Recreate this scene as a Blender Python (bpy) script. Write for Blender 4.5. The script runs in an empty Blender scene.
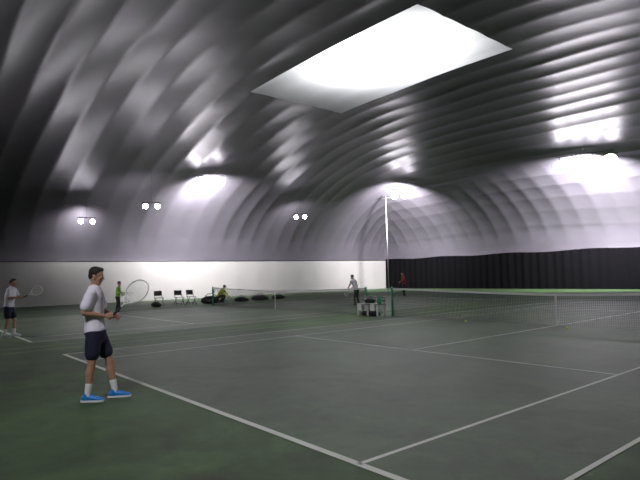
import bpy, bmesh, math, random
import numpy as np
from mathutils import Vector, Matrix, Quaternion
random.seed(4)
V=Vector
scene=bpy.context.scene
COL=scene.collection

# ------------------------------------------------------------ materials
def mat(name,color,rough=.6,metal=0,spec=.5,noise=0,nscale=8,bump=0,bscale=40,emit=None,estr=0,patch=0,pscale=.35,bdist=.02):
    m=bpy.data.materials.new(name);m.use_nodes=True
    nt=m.node_tree;b=nt.nodes['Principled BSDF']
    b.inputs['Base Color'].default_value=(*color,1);b.inputs['Roughness'].default_value=rough
    b.inputs['Metallic'].default_value=metal;b.inputs['Specular IOR Level'].default_value=spec
    tc=nt.nodes.new('ShaderNodeTexCoord')
    if noise:
        n=nt.nodes.new('ShaderNodeTexNoise');n.inputs['Scale'].default_value=nscale;n.inputs['Detail'].default_value=5
        nt.links.new(tc.outputs['Object'],n.inputs['Vector'])
        mx=nt.nodes.new('ShaderNodeMix');mx.data_type='RGBA'
        mx.inputs[6].default_value=(*[c*(1-noise) for c in color],1)
        mx.inputs[7].default_value=(*[min(1,c*(1+noise)) for c in color],1)
        nt.links.new(n.outputs['Fac'],mx.inputs[0]);out=mx.outputs[2]
        if patch:
            for sc,am in((pscale,patch),(pscale*5.5,patch*.5)):
                n2=nt.nodes.new('ShaderNodeTexNoise');n2.inputs['Scale'].default_value=sc;n2.inputs['Detail'].default_value=8;n2.inputs['Roughness'].default_value=.68;n2.inputs['Distortion'].default_value=.6
                nt.links.new(tc.outputs['Object'],n2.inputs['Vector'])
                cr=nt.nodes.new('ShaderNodeMapRange');cr.inputs[1].default_value=.35;cr.inputs[2].default_value=.65;cr.inputs[3].default_value=1-am;cr.inputs[4].default_value=1+am
                nt.links.new(n2.outputs['Fac'],cr.inputs[0])
                vm=nt.nodes.new('ShaderNodeVectorMath');vm.operation='SCALE';nt.links.new(out,vm.inputs[0]);nt.links.new(cr.outputs[0],vm.inputs['Scale']);out=vm.outputs[0]
        nt.links.new(out,b.inputs['Base Color'])
    if bump:
        n=nt.nodes.new('ShaderNodeTexNoise');n.inputs['Scale'].default_value=bscale;n.inputs['Detail'].default_value=4
        nt.links.new(tc.outputs['Object'],n.inputs['Vector'])
        bp=nt.nodes.new('ShaderNodeBump');bp.inputs['Strength'].default_value=bump;bp.inputs['Distance'].default_value=bdist
        nt.links.new(n.outputs['Fac'],bp.inputs['Height']);nt.links.new(bp.outputs['Normal'],b.inputs['Normal'])
    if emit:
        b.inputs['Emission Color'].default_value=(*emit,1);b.inputs['Emission Strength'].default_value=estr
    return m
M={}
M['fabric']=mat('dome_fabric',(.128,.122,.142),.38,.5,.5,noise=.2,nscale=.35,bump=.22,bscale=1.2,bdist=.04)
M['white_fabric']=mat('white_fabric',(.27,.27,.255),.6,noise=.06,nscale=.6,bump=.3,bscale=.8)
M['curtain']=mat('black_curtain',(.002,.002,.0025),.95,spec=.05,noise=.2,nscale=3)
M['floor']=mat('acrylic_floor',(.038,.072,.027),.58,0,.28,noise=.5,nscale=45,bump=.35,bscale=120,patch=.4,pscale=.5)
M['court']=mat('court_surface',(.047,.071,.038),.5,0,.33,noise=.5,nscale=45,bump=.35,bscale=120,patch=.4,pscale=.6)
M['line']=mat('line_paint',(.54,.57,.52),.6,noise=.15,nscale=6)
M['lime']=mat('lime_paint',(.16,.24,.03),.6,noise=.15,nscale=6)
M['net']=mat('net_cord',(.01,.01,.01),.8)
M['tape']=mat('net_tape',(.70,.70,.70),.6,noise=.05)
M['post']=mat('green_post',(.03,.28,.15),.4)
M['skin']=mat('skin',(.42,.24,.16),.5,noise=.08,nscale=20)
M['lips']=mat('lips',(.35,.12,.10),.45)
M['hair']=mat('dark_hair',(.012,.009,.007),.6,noise=.3,nscale=60,bump=.6,bscale=90)
M['eyew']=mat('eye_white',(.8,.8,.78),.2)
M['eyed']=mat('eye_iris',(.03,.02,.015),.2)
M['shirtw']=mat('white_cotton',(.80,.79,.88),.85,noise=.05,nscale=10,bump=.4,bscale=12)
M['navy']=mat('navy_cloth',(.010,.012,.036),.8,noise=.15,nscale=10,bump=.4,bscale=12)
M['green']=mat('green_cloth',(.22,.38,.05),.85,noise=.1,nscale=10,bump=.4,bscale=12)
M['yellow']=mat('yellow_cloth',(.62,.75,.08),.8,noise=.1,nscale=10)
M['red']=mat('maroon_cloth',(.22,.03,.03),.85,noise=.1,nscale=10)
M['greyc']=mat('grey_cloth',(.50,.49,.52),.85,noise=.1,nscale=10)
M['blackc']=mat('black_cloth',(.012,.012,.014),.8,noise=.2,nscale=10)
M['sock']=mat('white_sock',(.78,.78,.78),.9)
M['shoe']=mat('blue_shoe',(.02,.22,.65),.45,noise=.1,nscale=20)
M['sole']=mat('white_sole',(.75,.78,.8),.5)
M['frame']=mat('racket_frame',(.75,.76,.78),.3)
M['grip']=mat('racket_grip',(.02,.02,.02),.7)
M['string']=mat('racket_string',(.7,.7,.65),.5)
M['ball']=mat('felt_ball',(.70,.90,.08),.9,noise=.1,nscale=80)
M['metal']=mat('grey_metal',(.35,.35,.36),.35,.8)
M['dark']=mat('dark_plastic',(.02,.02,.022),.5)
M['plastw']=mat('white_plastic',(.62,.62,.63),.45)
M['slat']=mat('grey_slat',(.20,.20,.21),.5)
M['lens']=mat('lamp_lens',(.9,.9,.9),.3,emit=(1,.97,1),estr=130)
M['lens_bloom']=mat('lamp_lens_bloom',(.9,.9,.9),.3,emit=(1,.95,1),estr=40)  # glowing lens for the oversized heads that imitate lamp bloom

# ------------------------------------------------------------ helpers
def mesh_obj(name,bm,mats,parent=None,smooth=False):
    me=bpy.data.meshes.new(name);bm.normal_update();bm.to_mesh(me);bm.free()
    for m in (mats if isinstance(mats,list) else [mats]): me.materials.append(m)
    if smooth:
        for p in me.polygons:p.use_smooth=True
    o=bpy.data.objects.new(name,me);COL.objects.link(o)
    if parent:o.parent=parent
    return o
def empty(name,loc=(0,0,0),rz=0,s=1):
    e=bpy.data.objects.new(name,None);COL.objects.link(e);e.location=loc;e.rotation_euler=(0,0,rz);e.scale=(s,s,s)
    e.empty_display_size=.2;return e
def box(bm,lo,hi,mi=0,rot=None,org=None):
    c=[(lo[i]+hi[i])/2 for i in range(3)];s=[hi[i]-lo[i] for i in range(3)]
    mx=Matrix.Translation(c)@Matrix.Diagonal((*s,1))
    if rot is not None:
        mx=Matrix.Translation(org)@rot.to_4x4()@Matrix.Translation(-V(org))@mx
    r=bmesh.ops.create_cube(bm,size=1,matrix=mx)
    for f in {f for v in r['verts'] for f in v.link_faces}: f.material_index=mi
def loft(bm,pts,rad,side=V((0,1,0)),n=16,mi=0,caps=True):
    pts=[V(p) for p in pts];rad=[(r,r) if not isinstance(r,(tuple,list)) else r for r in rad]
    if caps:
        t0=(pts[0]-pts[1]).normalized();t1=(pts[-1]-pts[-2]).normalized()
        a0=min(rad[0]);a1=min(rad[-1])
        pre=[(pts[0]+t0*a0*k,(rad[0][0]*(1-a0/rad[0][0]*(1-q)),rad[0][1]*(1-a0/rad[0][1]*(1-q)))) for k,q in((.92,.38),(.6,.8))]
        post=[(pts[-1]+t1*a1*k,(rad[-1][0]*(1-a1/rad[-1][0]*(1-q)),rad[-1][1]*(1-a1/rad[-1][1]*(1-q)))) for k,q in((.6,.8),(.92,.38))]
        P=[p for p,_ in pre]+pts+[p for p,_ in post];R=[r for _,r in pre]+rad+[r for _,r in post]
    else:P,R=pts,rad
    rings=[]
    for i,p in enumerate(P):
        a=P[max(0,i-1)];b=P[min(len(P)-1,i+1)];t=(b-a).normalized()
        s=side-t*side.dot(t)
        if s.length<.05:
            q=V((1,0,0)) if abs(t.x)<.8 else V((0,0,1));s=q-t*q.dot(t)
        s.normalize();u=t.cross(s)
        rings.append([bm.verts.new(p+s*R[i][0]*math.cos(2*math.pi*k/n)+u*R[i][1]*math.sin(2*math.pi*k/n)) for k in range(n)])
    fs=[]
    for i in range(len(rings)-1):
        for k in range(n):
            fs.append(bm.faces.new((rings[i][k],rings[i][(k+1)%n],rings[i+1][(k+1)%n],rings[i+1][k])))
    fs.append(bm.faces.new(rings[0][::-1]));fs.append(bm.faces.new(rings[-1]))
    for f in fs:f.material_index=mi
def ell(bm,c,r,rot=None,mi=0,u=16,v=12):
    mx=Matrix.Translation(c)@((rot.to_4x4()) if rot is not None else Matrix.Identity(4))@Matrix.Diagonal((*r,1))
    q=bmesh.ops.create_uvsphere(bm,u_segments=u,v_segments=v,radius=1,matrix=mx)
    for f in {f for v_ in q['verts'] for f in v_.link_faces}: f.material_index=mi
def organic(name,bm,mats,parent,voxel=.01,smooth=5):
    bmesh.ops.recalc_face_normals(bm,faces=bm.faces)
    o=mesh_obj(name,bm,mats,None)
    r=o.modifiers.new('r','REMESH');r.mode='VOXEL';r.voxel_size=voxel
    s=o.modifiers.new('s','SMOOTH');s.iterations=smooth;s.factor=.5
    dg=bpy.context.evaluated_depsgraph_get()
    me=bpy.data.meshes.new_from_object(o.evaluated_get(dg))
    o.modifiers.clear();o.data=me
    if not me.materials:
        for m in (mats if isinstance(mats,list) else [mats]): me.materials.append(m)
    for p in me.polygons:p.use_smooth=True;p.material_index=0
    o.parent=parent
    return o

# ------------------------------------------------------------ hand / racket
def hand(parent,name,wr,d,pn,thumb_side,curl=1.0,voxel=.0035):
    d=d.normalized();pn=(pn-d*pn.dot(d)).normalized();s=d.cross(pn)*thumb_side
    bm=bmesh.new()
    loft(bm,[wr-d*.03,wr,wr+d*.03,wr+d*.07,wr+d*.088],[(.026,.024),(.027,.02),(.036,.017),(.041,.014),(.038,.012)],side=s,n=14)
    L=[.066,.076,.070,.054]
    for i in range(4):
        off=(.030-.020*i)
        p=wr+d*(.085-abs(i-1.2)*.004)+s*off
        ax=d.cross(pn);dirv=d.copy();pts=[p-d*.02,p];
        for k,(fr,ang) in enumerate(((.46,.75),(.30,1.0),(.24,.7))):
            dirv=Quaternion(ax,ang*curl)@dirv
            pts.append(pts[-1]+dirv*L[i]*fr)
        loft(bm,pts,[.0088,.0088,.0082,.0076,.0066],side=s,n=8)
    p=wr+d*.025+s*.030
    d1=(d*.6+s*.7+pn*.35).normalized();d2=(d*.75+pn*.7*curl-s*.1).normalized()
    loft(bm,[p-d1*.01,p+d1*.035,p+d1*.035+d2*.03,p+d1*.035+d2*.03+(d2+pn*.4*curl-s*.5*curl).normalized()*.024],[.013,.0115,.0098,.008],side=pn,n=8)
    return organic(name,bm,M['skin'],parent,voxel,3)
def racket(parent,butt,axis,nrm,frame='frame'):
    ax=axis.normalized();nrm=(nrm-ax*nrm.dot(ax)).normalized();w=ax.cross(nrm)
    bm=bmesh.new()
    P=lambda a,b,c=0:V(butt)+ax*a+w*b+nrm*c
    loft(bm,[P(0,0),P(.01,0),P(.19,0),P(.21,0)],[.018,.016,.0155,.012],side=w,n=10,mi=1)
    loft(bm,[P(.2,0),P(.27,0)],[.011,.010],side=w,n=8,mi=0)
    for sg in(-1,1):
        loft(bm,[P(.26,0),P(.31,sg*.03),P(.375,sg*.082)],[(.009,.01)]*3,side=w,n=8,mi=0)
    ca=.515;N=48;ra,rb=.17,.132;ring=[]
    for i in range(N):
        t=2*math.pi*i/N;c=P(ca+ra*math.cos(t),rb*math.sin(t));o=(ax*math.cos(t)/ra+w*math.sin(t)/rb).normalized()
        ring.append([bm.verts.new(c+o*.008*math.cos(q)+nrm*.012*math.sin(q)) for q in [k*math.pi/4 for k in range(8)]])
    for i in range(N):
        for k in range(8):
            bm.faces.new((ring[i][k],ring[(i+1)%N][k],ring[(i+1)%N][(k+1)%8],ring[i][(k+1)%8])).material_index=0
    for i in range(-6,7):
        b=i*.0195;h=ra*math.sqrt(max(0,1-(b/rb)**2))
        if h>.02: loft(bm,[P(ca-h,b,.001),P(ca+h,b,.001)],[.0009,.0009],side=w,n=4,mi=2,caps=False)
    for i in range(-8,9):
        a=i*.0195;h=rb*math.sqrt(max(0,1-(a/ra)**2))
        if h>.02: loft(bm,[P(ca+a,-h,-.001),P(ca+a,h,-.001)],[.0009,.0009],side=ax,n=4,mi=2,caps=False)
    mesh_obj('racket',bm,[M[frame],M['grip'],M['string']],parent,True)

# ------------------------------------------------------------ human
def human(name,loc,rz,J,shirt='shirtw',bottom='navy',long_pants=False,long_sleeve=False,shoe='shoe',s=1,rk=None,hairc='hair',vox=.010,sock='sock'):
    e=empty(name,loc,rz,s)
    J={k:V(v) for k,v in J.items()}
    pel,che,nek,hed=J['pelvis'],J['chest'],J['neck'],J['head']
    hd=J.get('look',V((1,0,0))).normalized()
    side=J.get('side',V((0,1,0))).normalized()
    sp=(che-pel).normalized()
    hipL,hipR=pel+side*.092-sp*.02,pel-side*.092-sp*.02
    shd=J.get('shside',side).normalized()
    shL,shR=nek+shd*.185-V((0,0,.06)),nek-shd*.185-V((0,0,.06))
    tors=[(pel-sp*.07,(.12,.09)),(pel,(.165,.118)),(pel+sp*.10,(.152,.108)),(pel.lerp(che,.5),(.148,.106)),(che-sp*.06,(.165,.120)),
          (che+sp*.04,(.178,.128)),(che.lerp(nek,.62),(.168,.108)),(nek-(nek-che).normalized()*.035,(.11,.080))]
    bm=bmesh.new()
    loft(bm,[p for p,_ in tors],[r for _,r in tors],side=side)
    hb=hed-V((0,0,.06))-hd*.015
    loft(bm,[nek-V((0,0,.05)),nek+V((0,0,.01)),hb],[.068,.058,.054],side=side)
    for sh in(shL,shR): ell(bm,sh,(.058,.06,.055))
    for hip,kn,an in((hipL,J['kneeL'],J['ankL']),(hipR,J['kneeR'],J['ankR'])):
        c=kn.lerp(an,.3)-V((1,0,0))*.012
        loft(bm,[hip,hip.lerp(kn,.3),hip.lerp(kn,.7),kn,kn.lerp(an,.12),c,kn.lerp(an,.65),an],[.088,.083,.066,.056,.052,.060,.044,.036],side=side)
    for sh,el,wr in((shL,J['elL'],J['wrL']),(shR,J['elR'],J['wrR'])):
        loft(bm,[sh,sh.lerp(el,.4),el.lerp(sh,.15),el,el.lerp(wr,.25),el.lerp(wr,.7),wr],[.052,.047,.041,.038,.041,.031,.025],side=side)
    hu=V((0,0,1))-hd*hd.z;hu.normalize();hl=hu.cross(hd)
    R=Matrix((hd,hl,hu)).transposed()
    H=lambda x,y,z:hed+hd*x+hl*y+hu*z
    organic('body',bm,M['skin'],e,vox,5)
    bm=bmesh.new()
    ell(bm,H(-.012,0,.032),(.093,.075,.092),R);ell(bm,H(.022,0,-.035),(.064,.058,.075),R)
    ell(bm,H(.056,0,-.092),(.026,.028,.024),R);ell(bm,H(.074,0,.020),(.016,.042,.012),R)
    for sg in(-1,1):
        ell(bm,H(-.002,sg*.076,-.012),(.019,.010,.033),R);ell(bm,H(.058,sg*.036,-.025),(.022,.02,.02),R)
        loft(bm,[H(-.01,sg*.05,-.06),H(.05,sg*.025,-.098)],[.022,.02])
    loft(bm,[H(.084,0,.008),H(.098,0,-.018),H(.102,0,-.028)],[.009,.012,.014])
    ell(bm,H(.079,0,-.060),(.011,.024,.010),R)
    loft(bm,[H(-.03,0,-.03),hb,nek+V((0,0,-.01))],[.06,.056,.058],side=side)
    organic('head',bm,M['skin'],e,.006,3)
    bm=bmesh.new()
    for sg in(-1,1):
        ell(bm,H(.071,sg*.031,.002),(.010,.012,.007),R,0,10,8);ell(bm,H(.0785,sg*.031,.002),(.0040,.0055,.0055),R,1,8,6)
        ell(bm,H(.084,sg*.033,.020),(.005,.017,.0035),R,2,8,6)
    ell(bm,H(.088,0,-.057),(.005,.02,.0045),R,3,8,6);ell(bm,H(.087,0,-.065),(.006,.018,.005),R,3,8,6)
    mesh_obj('face_features',bm,[M['eyew'],M['eyed'],M[hairc],M['lips']],e,True)
    bm=bmesh.new()
    ell(bm,H(-.022,0,.050),(.094,.080,.082),R);ell(bm,H(-.05,0,.0),(.058,.07,.072),R);ell(bm,H(.022,0,.100),(.058,.058,.028),R)
    for sg in(-1,1): loft(bm,[H(-.01,sg*.07,.05),H(.012,sg*.072,.005)],[.02,.008])
    organic('hair',bm,M[hairc],e,.008,3)
    bm=bmesh.new()
    g=.017
    T=[(pel+sp*.0,(.172+g,.126+g))]+[(p,(a+g,b+g)) for p,(a,b) in tors[2:]]
    loft(bm,[p for p,_ in T],[r for _,r in T],side=side,n=20)
    loft(bm,[nek-V((0,0,.05)),nek+V((0,0,.0))],[.085,.068],side=side)
    for sh,el,wr in((shL,J['elL'],J['wrL']),(shR,J['elR'],J['wrR'])):
        ell(bm,sh,(.068,.07,.062))
        if long_sleeve: loft(bm,[sh,el.lerp(sh,.2),el,el.lerp(wr,.4),el.lerp(wr,.9)],[.067,.057,.052,.05,.038],side=side)
        else: loft(bm,[sh,sh.lerp(el,.35),sh.lerp(el,.68)],[.068,.069,.072],side=side)
    organic('shirt',bm,M[shirt],e,vox,4)
    bm=bmesh.new()
    loft(bm,[pel-sp*.09,pel-sp*.02,pel+sp*.03],[(.16,.13),(.185,.142),(.165,.118)],side=side,n=20)
    for hip,kn,an in((hipL,J['kneeL'],J['ankL']),(hipR,J['kneeR'],J['ankR'])):
        if long_pants: loft(bm,[hip,hip.lerp(kn,.35),kn,kn.lerp(an,.4),kn.lerp(an,.93)],[.098,.095,.07,.068,.058],side=side)
        else: loft(bm,[hip,hip.lerp(kn,.3),hip.lerp(kn,.72)],[.1,.104,.098],side=side)
    organic('trousers' if long_pants else 'shorts',bm,M[bottom],e,vox,4)
    for k in'LR':
        an=J['ank'+k];kn=J['knee'+k];fd=J.get('foot'+k,V((1,0,0)));fd.z=0;fd.normalize();fs=V((-fd.y,fd.x,0));gz=V((an.x,an.y,0))
        lift=V((0,0,max(0,an.z-.10)))
        if not long_pants:
            bm=bmesh.new();loft(bm,[an-V((0,0,.04)),an+V((0,0,.02)),an.lerp(kn,.28),an.lerp(kn,.34)],[.038,.041,.047,.047],side=fs);organic('sock_'+k,bm,M[sock],e,.008,3)
        bm=bmesh.new()
        q=lambda a,z:gz+lift+fd*a+V((0,0,z))
        loft(bm,[q(-.055,.055),q(-.02,.062),q(.05,.058),q(.12,.045),q(.185,.036)],[(.034,.040),(.038,.045),(.042,.043),(.047,.032),(.036,.022)],side=fs)
        loft(bm,[q(-.015,.05),q(-.015,.10)],[.044,.043],side=fs)
        organic('shoe_'+k,bm,M[shoe],e,.007,3)
        bm=bmesh.new()
        ol=[(-.095,.0),(-.085,.025),(-.04,.036),(.03,.036),(.10,.050),(.16,.048),(.205,.028),(.218,0)]
        pts=[(a,b) for a,b in ol]+[(a,-b) for a,b in ol[1:-1]][::-1]
        lo=[bm.verts.new(gz+lift+fd*a+fs*b+V((0,0,.006))) for a,b in pts];hi=[bm.verts.new(gz+lift+fd*a+fs*b+V((0,0,.030))) for a,b in pts]
        bm.faces.new(lo[::-1]);bm.faces.new(hi)
        for i in range(len(pts)): bm.faces.new((lo[i],lo[(i+1)%len(pts)],hi[(i+1)%len(pts)],hi[i]))
        mesh_obj('sole_'+k,bm,M['sole'],e)
    for k in'LR':
        wr=J['wr'+k];el=J['el'+k];d=J.get('hd'+k,wr-el);pn=J.get('pn'+k,V((0,-1 if k=='L' else 1,0)))
        ts=J.get('ts'+k,V((-1 if k=='R' else 1,0,0))).x
        hand(e,'hand_'+k,wr,d,pn,ts,J.get('cu'+k,V((.45,0,0))).x)
    if rk: racket(e,V(rk[0]),V(rk[1]),V(rk[2]),rk[3] if len(rk)>3 else 'frame')
    return e

# ------------------------------------------------------------ dome
CX,CY,AX,AY,Z0,H=-4.0,14.3,23.0,25.2,3.05,11.4
X0,X1,Y0,Y1=CX-AX,CX+AX,CY-AY,CY+AY
def g(t):
    t=np.clip(t,0,1);return (1-(1-t)**2.25)**.5
def hz(x,y):
    tx=1-np.abs(x-CX)/AX;ty=1-np.abs(y-CY)/AY
    a,b=g(tx),g(ty);k=.09
    h=np.clip(.5+.5*(b-a)/k,0,1);m=b*(1-h)+a*h-k*h*(1-h)
    m=np.maximum(m,0)
    return Z0+(H-Z0)*m
def sstep(a,b,x):
    t=np.clip((x-a)/(b-a),0,1);return t*t*(3-2*t)
def dome():
    NX,NY=420,520
    s=np.linspace(-1,1,NX+1);t=np.linspace(-1,1,NY+1)
    mp=lambda q:np.sign(q)*(1-(1-np.abs(q))**1.7)
    xs=CX+AX*mp(s);ys=CY+AY*mp(t)
    for arr,vals in((xs,(-9.6,1.4)),(ys,(11.2,17.5))):
        for v_ in vals: arr[np.argmin(np.abs(arr-v_))]=v_
    X,Y=np.meshgrid(xs,ys,indexing='ij')
    Z=hz(X,Y)
    P=np.stack([X,Y,Z],-1)
    du=np.gradient(P,axis=0);dv=np.gradient(P,axis=1);n=np.cross(du,dv);n/=np.linalg.norm(n,axis=-1,keepdims=True)+1e-9
    tx=1-np.abs(X-CX)/AX;ty=1-np.abs(Y-CY)/AY
    yy=np.linspace(Y0,Y1,4001);zz=Z0+(H-Z0)*g(1-np.abs(yy-CY)/AY)
    arc=np.concatenate([[0],np.cumsum(np.hypot(np.diff(yy),np.diff(zz)))]);arc-=np.interp(CY,yy,arc)
    rs=np.random.RandomState(3)
    def low(fa,fb,K,A):
        o=np.zeros_like(X)
        for k in range(K):
            a=rs.uniform(0,2*np.pi);f=rs.uniform(fa,fb);ph=rs.uniform(0,6.28)
            o+=A*np.sin(f*(np.cos(a)*X+np.sin(a)*Y)+ph)
        return o
    S=np.interp(Y,yy,arc)+low(.08,.3,6,.13)
    W=1.45
    k=np.floor(S/W).astype(int);amp=rs.uniform(.4,1.2,200)[k+100]
    b=np.abs(np.sin(np.pi*S/W))**.75*amp
    edge=np.clip(np.minimum(tx,ty)/.02,0,1)
    D=.082*b*edge
    low_end=(1-sstep(.10,.35,ty))*sstep(-.02,.06,tx-ty)
    D=D*(1-.6*low_end)+.07*low_end*np.abs(np.sin(np.pi*(X-CX)/1.5))**.8*edge
    D+=low(.3,1.2,26,.006)*edge
    q=np.maximum(np.abs(X+4.1)-5.5,np.abs(Y-14.35)-3.15)
    D*=.5+.5*sstep(-.2,1.2,q)
    P=P+n*D[...,None]
    nx,ny=NX+1,NY+1
    idx=np.arange(nx*ny).reshape(nx,ny)
    F=np.stack([idx[:-1,:-1],idx[:-1,1:],idx[1:,1:],idx[1:,:-1]],-1).reshape(-1,4)
    xm=(X[:-1,:-1]+X[1:,1:])/2;ym=(Y[:-1,:-1]+Y[1:,1:])/2
    sky=((xm>-9.6)&(xm<1.4)&(ym>11.2)&(ym<17.5)).reshape(-1)
    def mk(name,F,m):
        me=bpy.data.meshes.new(name);used,inv=np.unique(F,return_inverse=True)
        me.from_pydata(P.reshape(-1,3)[used].tolist(),[],inv.reshape(-1,4).tolist())
        me.materials.append(m)
        me.polygons.foreach_set('use_smooth',[True]*len(me.polygons));me.update()
        o=bpy.data.objects.new(name,me);COL.objects.link(o);return o
    mk('ceiling',F[~sky],M['fabric'])
    m=bpy.data.materials.new('translucent_membrane');m.use_nodes=True;nt=m.node_tree
    nt.nodes.remove(nt.nodes['Principled BSDF'])
    tr=nt.nodes.new('ShaderNodeBsdfTranslucent');tr.inputs[0].default_value=(.95,.95,.97,1)
    df=nt.nodes.new('ShaderNodeBsdfDiffuse');df.inputs[0].default_value=(.8,.8,.8,1)
    mx=nt.nodes.new('ShaderNodeMixShader');mx.inputs[0].default_value=.25
    nt.links.new(tr.outputs[0],mx.inputs[1]);nt.links.new(df.outputs[0],mx.inputs[2]);nt.links.new(mx.outputs[0],nt.nodes['Material Output'].inputs[0])
    mk('window_1',F[sky],m)
dome()
def skirt(name,p0,p1,inw,m,bul=.03,W=2.1,h=Z0):
    L=(V(p1)-V(p0)).length;N=int(L/.15);bm=bmesh.new();rows=[]
    d=(V(p1)-V(p0))/N
    for j in range(9):
        z=h*j/8
        rows.append([bm.verts.new(V(p0)+d*i-V(inw)*(bul*abs(math.sin(math.pi*L*i/N/W))*math.sin(math.pi*j/8))+V((0,0,z))) for i in range(N+1)])
    for j in range(8):
        for i in range(N): bm.faces.new((rows[j][i],rows[j][i+1],rows[j+1][i+1],rows[j+1][i]))
    return mesh_obj(name,bm,m,None,True)
skirt('wall_left',(X0,Y0,0),(X0,Y1,0),(1,0,0),M['white_fabric'])
skirt('wall_back',(X0,Y1,0),(X1,Y1,0),(0,-1,0),M['white_fabric'])
skirt('wall_right',(X1,Y0,0),(X1,Y1,0),(-1,0,0),M['white_fabric'])
skirt('wall_front',(X0,Y0,0),(X1,Y0,0),(0,1,0),M['white_fabric'])
bm=bmesh.new();N=700;lo=[];hi=[]
for i in range(N+1):
    x=X0+.15+(X1-X0-.3)*i/N;y=Y1-.35+.04*math.sin(x*9)+.03*math.sin(x*3.7)
    lo.append(bm.verts.new((x,y,.02)));hi.append(bm.verts.new((x,y+.05,3.12+.05*math.sin(x*.9))))
for i in range(N): bm.faces.new((lo[i],lo[i+1],hi[i+1],hi[i]))
mesh_obj('backdrop_curtain',bm,M['curtain'],None,True)
bm=bmesh.new()
loft(bm,[(X0+.02,Y0,Z0),(X0+.02,Y1,Z0)],[.035,.035],n=8)
mesh_obj('trim_1',bm,M['dark'])
bm=bmesh.new();box(bm,(X0-.5,Y0-.5,-.2),(X1+.5,Y1+.5,0));mesh_obj('floor',bm,M['floor'])

# ------------------------------------------------------------ courts
def quad(bm,a,b,c,d,z): bm.faces.new([bm.verts.new(p) for p in((a,b,z),(c,b,z),(c,d,z),(a,d,z))])
def court(x0,w=10.97):
    bm=bmesh.new();quad(bm,x0,0,x0+w,23.77,.002);mesh_obj('court_surface',bm,M['court'])
    bm=bmesh.new();l=.05
    def ln(a,b,c,d): quad(bm,a,b,c,d,.005)
    for x in(x0,x0+1.37,x0+w-1.37-l,x0+w-l): ln(x,0,x+l,23.77)
    ln(x0,-.03,x0+w,.05);ln(x0,23.7,x0+w,23.79)
    for y in(5.46,18.26): ln(x0+1.37,y,x0+w-1.37,y+.055)
    ln(x0+w/2-.027,5.485,x0+w/2+.027,18.28)
    if x0<0: ln(x0+w/2-.025,.06,x0+w/2+.025,.16)
    return mesh_obj('court_lines',bm,M['line'])
court(0);court(-14.25)
bm=bmesh.new()
quad(bm,-2.1,-1,-2.04,24,.004);quad(bm,-1.2,-1,-1.14,24,.004)
mesh_obj('practice_court_lines',bm,M['lime'])
def net(xa,xb,name='tennis_net'):
    e=empty(name,((xa+xb)/2,11.885,0));w=(xb-xa)/2
    top=lambda x:.914+(1.07-.914)*(abs(x)/w)**1.3
    bm=bmesh.new();N=int(2*w/.055);r=.0028
    for i in range(N+1):
        x=-w+2*w*i/N;box(bm,(x-r,-r,.012),(x+r,r,top(x)))
    S=40
    for j in range(20):
        f=j/20
        for i in range(S):
            xA=-w+2*w*i/S;xB=-w+2*w*(i+1)/S;zA=.015+f*(top(xA)-.01);zB=.015+f*(top(xB)-.01)
            vs=[bm.verts.new(p) for p in((xA,-r,zA-r),(xB,-r,zB-r),(xB,-r,zB+r),(xA,-r,zA+r),(xA,r,zA-r),(xB,r,zB-r),(xB,r,zB+r),(xA,r,zA+r))]
            for q in((0,1,2,3),(7,6,5,4),(0,4,5,1),(3,2,6,7)): bm.faces.new([vs[k] for k in q])
    mesh_obj('mesh',bm,M['net'],e)
    bm=bmesh.new()
    for i in range(S):
        xA=-w+2*w*i/S;xB=-w+2*w*(i+1)/S
        vs=[bm.verts.new(p) for p in((xA,-.012,top(xA)-.06),(xB,-.012,top(xB)-.06),(xB,-.012,top(xB)),(xA,-.012,top(xA)),(xA,.012,top(xA)-.06),(xB,.012,top(xB)-.06),(xB,.012,top(xB)),(xA,.012,top(xA)))]
        for q in((0,1,2,3),(7,6,5,4),(0,4,5,1),(3,2,6,7)): bm.faces.new([vs[k] for k in q])
    box(bm,(-.02,-.014,.008),(.02,.014,.91))
    mesh_obj('tape_and_strap',bm,M['tape'],e)
    for k,sg in enumerate((-1,1)):
        bm=bmesh.new();x=sg*(w+.05)
        loft(bm,[(x,0,.006),(x,0,1.08)],[.045,.045],n=14,caps=False);ell(bm,(x,0,1.085),(.05,.05,.03));box(bm,(x-.1,-.1,0.006),(x+.1,.1,.02))
        box(bm,(x-.03,.04,.75),(x+.03,.10,.9));loft(bm,[(x,.1,.82),(x,.14,.82),(x+.12,.15,.85)],[.01]*3,n=8)
        mesh_obj('post_%d'%(k+1),bm,M['post'],e,True)
net(-.864,11.83);net(-15.1,-2.38)

# ------------------------------------------------------------ bench, chairs, bags, balls
e=empty('courtside_bench',(-1.62,11.45,0))
bm=bmesh.new()
for x in(-.52,0,.52):
    box(bm,(x-.035,-.22,0.005),(x+.035,-.17,.45));box(bm,(x-.035,.17,0.005),(x+.035,.22,.45));box(bm,(x-.03,-.22,.40),(x+.03,.22,.44))
    box(bm,(x-.03,.17,.4),(x+.03,.215,.76))
mesh_obj('legs',bm,M['plastw'],e)
bm=bmesh.new()
for y in(-.22,-.10,.02,.14): box(bm,(-.6,y,.45),(.6,y+.09,.475))
for z in(.56,.67): box(bm,(-.6,.15,z),(.6,.17,z+.08))
mesh_obj('slats',bm,M['slat'],e)
bm=bmesh.new()
for x in(-.42,.30):
    w=.11
    for (lo,hi) in(((x-w,-.24,.22),(x+w,-.225,.49)),((x-w,-.24,.477),(x+w,.12,.492))): box(bm,lo,hi)
mesh_obj('towels',bm,M['sock'],e)
bm=bmesh.new()
loft(bm,[(-.22,-.02,.57),(-.1,-.02,.60),(.1,-.02,.58)],[(.1,.08),(.11,.10),(.09,.08)],n=14)
loft(bm,[(-.16,0,.68),(-.06,0,.76),(.04,0,.68)],[.012]*3,n=8)
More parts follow.
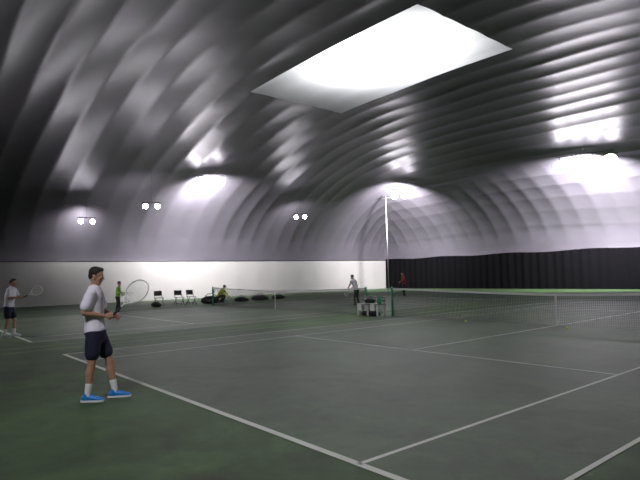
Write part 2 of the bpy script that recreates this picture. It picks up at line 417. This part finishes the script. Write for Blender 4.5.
loft(bm,[(-.35,-.05,.10),(.0,-.05,.12),(.38,-.03,.10)],[(.12,.09),(.14,.11),(.1,.09)],n=14)
mesh_obj('kit',bm,M['blackc'],e,True)
bm=bmesh.new()
for x in(.38,.49): loft(bm,[(x,0,.51),(x,0,.70),(x,0,.77)],[.045,.045,.018],n=12)
mesh_obj('bottles',bm,M['post'],e,True)
def chair(loc,rz,s=1.1):
    e=empty('folding_chair',loc,rz,s);bm=bmesh.new()
    for y in(-.21,.21):
        loft(bm,[(.2,y,.012),(-.17,y,.60),(-.20,y,.82)],[.015]*3,n=8);loft(bm,[(-.22,y,0.012),(.18,y,.45)],[.015]*2,n=8)
    loft(bm,[(-.20,-.21,.82),(-.20,.21,.82)],[.015]*2,n=8);loft(bm,[(-.2,-.21,.1),(-.2,.21,.1)],[.012]*2,n=8)
    mesh_obj('frame',bm,M['dark'],e,True)
    bm=bmesh.new();box(bm,(-.2,-.2,.44),(.2,.2,.465));box(bm,(-.205,-.2,.56),(-.185,.2,.82))
    bmesh.ops.bevel(bm,geom=bm.edges[:],offset=.008,segments=2)
    mesh_obj('seat_and_back',bm,M['dark'],e)
chair((-18.3,9.9,0),-.1);chair((-17.6,10.9,0),0);chair((-17.6,11.7,0),.1)
def bag(loc,rz,m,L=.75,s=1):
    e=empty('racket_bag',loc,rz,s);bm=bmesh.new()
    loft(bm,[(-L/2,0,.15),(-L*.3,0,.16),(L*.2,0,.17),(L/2,0,.13)],[(.13,.12),(.17,.15),(.17,.16),(.10,.10)],n=16)
    mesh_obj('body',bm,m,e,True)
    bm=bmesh.new();loft(bm,[(-.2,0,.31),(-.1,0,.40),(.1,0,.40),(.2,0,.32)],[.015]*4,n=8);mesh_obj('handle',bm,M['dark'],e,True)
bag((-17.4,15.2,0),.9,M['blackc']);bag((-17.6,16.8,0),1.2,M['dark'],.8,1.2);bag((-17.0,9.2,0),.2,M['blackc'],.6)
bag((-18.0,18.6,0),1.4,M['blackc'],.8,1.0);bag((-16.8,12.6,0),1.2,M['blackc'],.5,1.6)
for p in((6.15,11.1),(2.85,11.2)):
    bm=bmesh.new();ell(bm,(0,0,0),(.034,.034,.034),u=20,v=14)
    pts=[]
    for i in range(41):
        t=2*math.pi*i/40;q=V((math.cos(t)+.35*math.cos(3*t),math.sin(t)-.35*math.sin(3*t),.75*math.sin(2*t))).normalized()*.0342;pts.append(q)
    loft(bm,pts,[.0012]*41,n=5,mi=1,caps=False)
    o=mesh_obj('tennis_ball',bm,[M['ball'],M['tape']],None,True);o.location=(p[0],p[1],.041)

# ------------------------------------------------------------ people
fy=math.atan2(.866,.5)
PL=dict(pelvis=(-.10,0,.95),chest=(-.13,0,1.24),neck=(-.11,0,1.515),head=(-.085,0,1.685),look=(.97,-.05,-.2),
 kneeL=(.06,.10,.52),ankL=(.135,.10,.10),kneeR=(-.12,-.10,.52),ankR=(-.17,-.10,.10),
 elL=(-.04,.24,1.19),wrL=(.14,.06,1.12),elR=(-.20,-.24,1.20),wrR=(.05,-.10,1.14),footL=(1,.05,0),footR=(1,-.1,0),
 hdL=(.6,-.45,.1),hdR=(.7,.35,.1),pnL=(.2,-1,-.2),pnR=(.3,1,-.2),cuL=(1.1,0,0),cuR=(1.1,0,0))
human('tennis_player',(5.355,-.81,.0),fy,PL,rk=((.09,-.01,1.10),(.37,0,.37),(0.1,1,0)),s=1.01)
P2=dict(PL);P2.update(pelvis=(-.03,0,.94),chest=(0,0,1.23),neck=(.04,0,1.50),head=(.08,0,1.67),
 elL=(.12,.24,1.22),wrL=(.32,.10,1.22),elR=(.08,-.26,1.20),wrR=(.30,-.08,1.20),ankL=(.05,.15,.10),ankR=(-.08,-.15,.10),kneeL=(.07,.13,.52),kneeR=(-.0,-.13,.52))
human('tennis_player',(-5.53,-.15,0.0),fy-.1,P2,rk=((.34,0,1.17),(.4,0,.2),(0,1,.1)),shoe='sole',s=.99)
P3=dict(pelvis=(0,0,.94),chest=(.02,0,1.23),neck=(.05,0,1.50),head=(.08,0,1.67),look=(1,0,-.15),
 kneeL=(.04,.12,.52),ankL=(0,.14,.10),kneeR=(.02,-.12,.52),ankR=(-.06,-.14,.10),
 elL=(.05,.27,1.20),wrL=(.26,.14,1.12),elR=(.02,-.27,1.18),wrR=(.24,-.2,1.05))
human('child_player',(-14.1,6.0,0),fy,P3,shirt='green',bottom='blackc',long_pants=True,long_sleeve=True,shoe='dark',s=.88,rk=((.26,-.18,1.0),(.45,-.1,.1),(0,.6,1)))
P4=dict(P3);P4.update(chest=(.09,0,1.22),neck=(.19,0,1.47),head=(.25,0,1.62),elL=(.25,.25,1.18),wrL=(.42,.14,1.05),elR=(.22,-.25,1.15),wrR=(.40,-.16,1.0))
human('tennis_coach',(-6.9,15.7,0.0),fy+math.pi*.75,P4,shirt='greyc',bottom='blackc',long_pants=True,long_sleeve=False,shoe='dark',s=.92,rk=((.40,-.12,.98),(.4,-.1,-.3),(0,1,.2)))
human('tennis_coach',(-11.24,24.3,0),fy+math.pi,P3,shirt='red',bottom='blackc',long_pants=True,long_sleeve=True,shoe='dark',s=.95)
P5=dict(pelvis=(-.22,0,.42),chest=(-.06,0,.68),neck=(.12,0,.88),head=(.2,0,1.02),look=(1,0,-.5),
 kneeL=(.22,.16,.50),ankL=(.02,.15,.10),kneeR=(.2,-.16,.46),ankR=(-.04,-.15,.10),
 elL=(.26,.24,.62),wrL=(.44,.12,.45),elR=(.24,-.24,.60),wrR=(.42,-.12,.40))
human('crouching_child',(-17.2,13.6,0),fy-.3,P5,shirt='yellow',bottom='blackc',long_pants=True,long_sleeve=True,shoe='dark',s=1)

# ------------------------------------------------------------ lamps
def lamp(loc,aims,col=(1,.95,1),size=1,heads=2,toward=(5,2,1),gap=.85,lens='lens'):
    loc=V(loc);e=empty('hanging_floodlight',loc)
    d=(V(toward)-loc);rz=math.atan2(d.y,d.x);e.rotation_euler=(0,0,rz)
    ys=[(i-(heads-1)/2)*gap*size for i in range(heads)]
    for k,y in enumerate(ys):
        bm=bmesh.new();R=.2*size
        prof=[(-.16,.06),(-.10,.09),(-.02,.15*size),(.08,R),(.12,R*1.05)]
        rings=[[bm.verts.new((x,y+r*math.cos(t),r*math.sin(t))) for t in [2*math.pi*i/18 for i in range(18)]] for x,r in prof]
        for a,b in zip(rings,rings[1:]):
            for i in range(18): bm.faces.new((a[i],b[i],b[(i+1)%18],a[(i+1)%18]))
        bm.faces.new(rings[0])
        ln=[bm.verts.new((.10,y+R*.97*math.cos(t),R*.97*math.sin(t))) for t in [2*math.pi*i/18 for i in range(18)]]
        f=bm.faces.new(ln);f.material_index=1
        mesh_obj('flood_head_%d'%(k+1),bm,[M['dark'],M[lens]],e)
    bm=bmesh.new();loft(bm,[(-.05,ys[0]-.2,.32*size),(-.05,ys[-1]+.2,.32*size)],[.02,.02],n=8)
    ztop=float(hz(np.array(loc.x),np.array(loc.y)))-loc.z
    loft(bm,[(-.05,0,.32*size),(-.05,0,max(.4,ztop))],[.005,.005],n=6)
    for y in ys: loft(bm,[(-.05,y,.32*size),(-.03,y,.08)],[.015,.015],n=6)
    mesh_obj('bracket',bm,M['dark'],e)
    inv=(Matrix.Translation(loc)@Matrix.Rotation(rz,4,'Z')).inverted()
    for a,power,cone in aims:
        l=bpy.data.lights.new('beam','SPOT');l.energy=power;l.spot_size=math.radians(cone);l.spot_blend=1;l.shadow_soft_size=.2;l.color=col
        o=bpy.data.objects.new('beam',l);COL.objects.link(o)
        a=(V(a)-loc).normalized();o.location=loc+a*.45;o.rotation_euler=a.to_track_quat('-Z','Y').to_euler()
        o.parent=e;o.matrix_parent_inverse=inv
lamp((-24.0,7.3,5.6),[((-27,7.5,5.5),800,150)],size=.85)
lamp((-19.4,9.9,6.25),[((-27,11.5,6),1000,140)],size=.85)
lamp((-20.1,14.4,8.3),[((-22.3,15.3,7.9),13000,150),((-26.8,16.5,5),6000,110)],heads=3,size=1.5,gap=.5,lens='lens_bloom')  # heads enlarged so the lenses imitate bloom around the lamps
lamp((-21.7,23.6,6.5),[((-27,26,6),1000,140)],size=.85)
lamp((-16.8,30.5,8.2),[((-20,34,7.6),13000,150),((-24,38,4.5),7500,110)],heads=2,size=1.7,gap=.5,lens='lens_bloom')  # oversized heads, bloom built into the lens size
lamp((-1.9,31.5,8.3),[((-3.4,34.8,7.5),30000,150),((-2,39.3,6),11000,110)],heads=4,size=2.2,gap=.45,lens='lens_bloom')  # oversized touching heads merge into one blob, standing in for bloom
lamp((10,-6,7.6),[((9,2,0),1600,120)]);lamp((-12,-5,7.6),[((-10,3,0),2000,120)]);lamp((-16,-4,7.6),[((-14,2,11),600,150)])
lamp((14,18,7.6),[((8,14,0),1600,120)])
bm=bmesh.new();loft(bm,[(0,0,.02),(0,0,4),(0,0,8.7)],[.06,.05,.04],n=12,caps=False);box(bm,(-.2,-.2,0.002),(.2,.2,.03));loft(bm,[(-.5,0,8.5),(.5,0,8.5)],[.03,.03],n=8)
o=mesh_obj('corner_pole',bm,M['metal'],None,True);o.location=(-20.0,32.2,0)
l=bpy.data.lights.new('daylight_above_membrane','AREA');l.shape='RECTANGLE';l.size=2.6;l.size_y=1.4;l.energy=1800;l.color=(.97,.98,1)
o=bpy.data.objects.new('daylight_above_membrane',l);COL.objects.link(o);o.location=(-2.7,13.5,H+1.35)
w=bpy.data.worlds.new('w');scene.world=w;w.use_nodes=True;nt=w.node_tree;nt.nodes['Background'].inputs[0].default_value=(.01,.01,.012,1)
scene.view_settings.view_transform='Standard'

# ------------------------------------------------------------ camera
f,yaw,pitch,roll,cx,cy,h=[527.7171, 50.2343, 3.7886, -1.4741, 12.9787, -3.1944, 1.6375]
y=math.radians(yaw);pt=math.radians(pitch);r=math.radians(roll)
F=V((-math.sin(y)*math.cos(pt),math.cos(y)*math.cos(pt),math.sin(pt)));R=V((math.cos(y),math.sin(y),0));U=R.cross(F)
R2=R*math.cos(r)+U*math.sin(r);U2=-R*math.sin(r)+U*math.cos(r)
cd=bpy.data.cameras.new('camera');cam=bpy.data.objects.new('camera',cd);COL.objects.link(cam)
cd.sensor_width=36;cd.lens=f*36/640;cd.clip_end=300
m=Matrix((R2,U2,-F)).transposed().to_4x4();m.translation=V((cx,cy,h));cam.matrix_world=m
scene.camera=cam
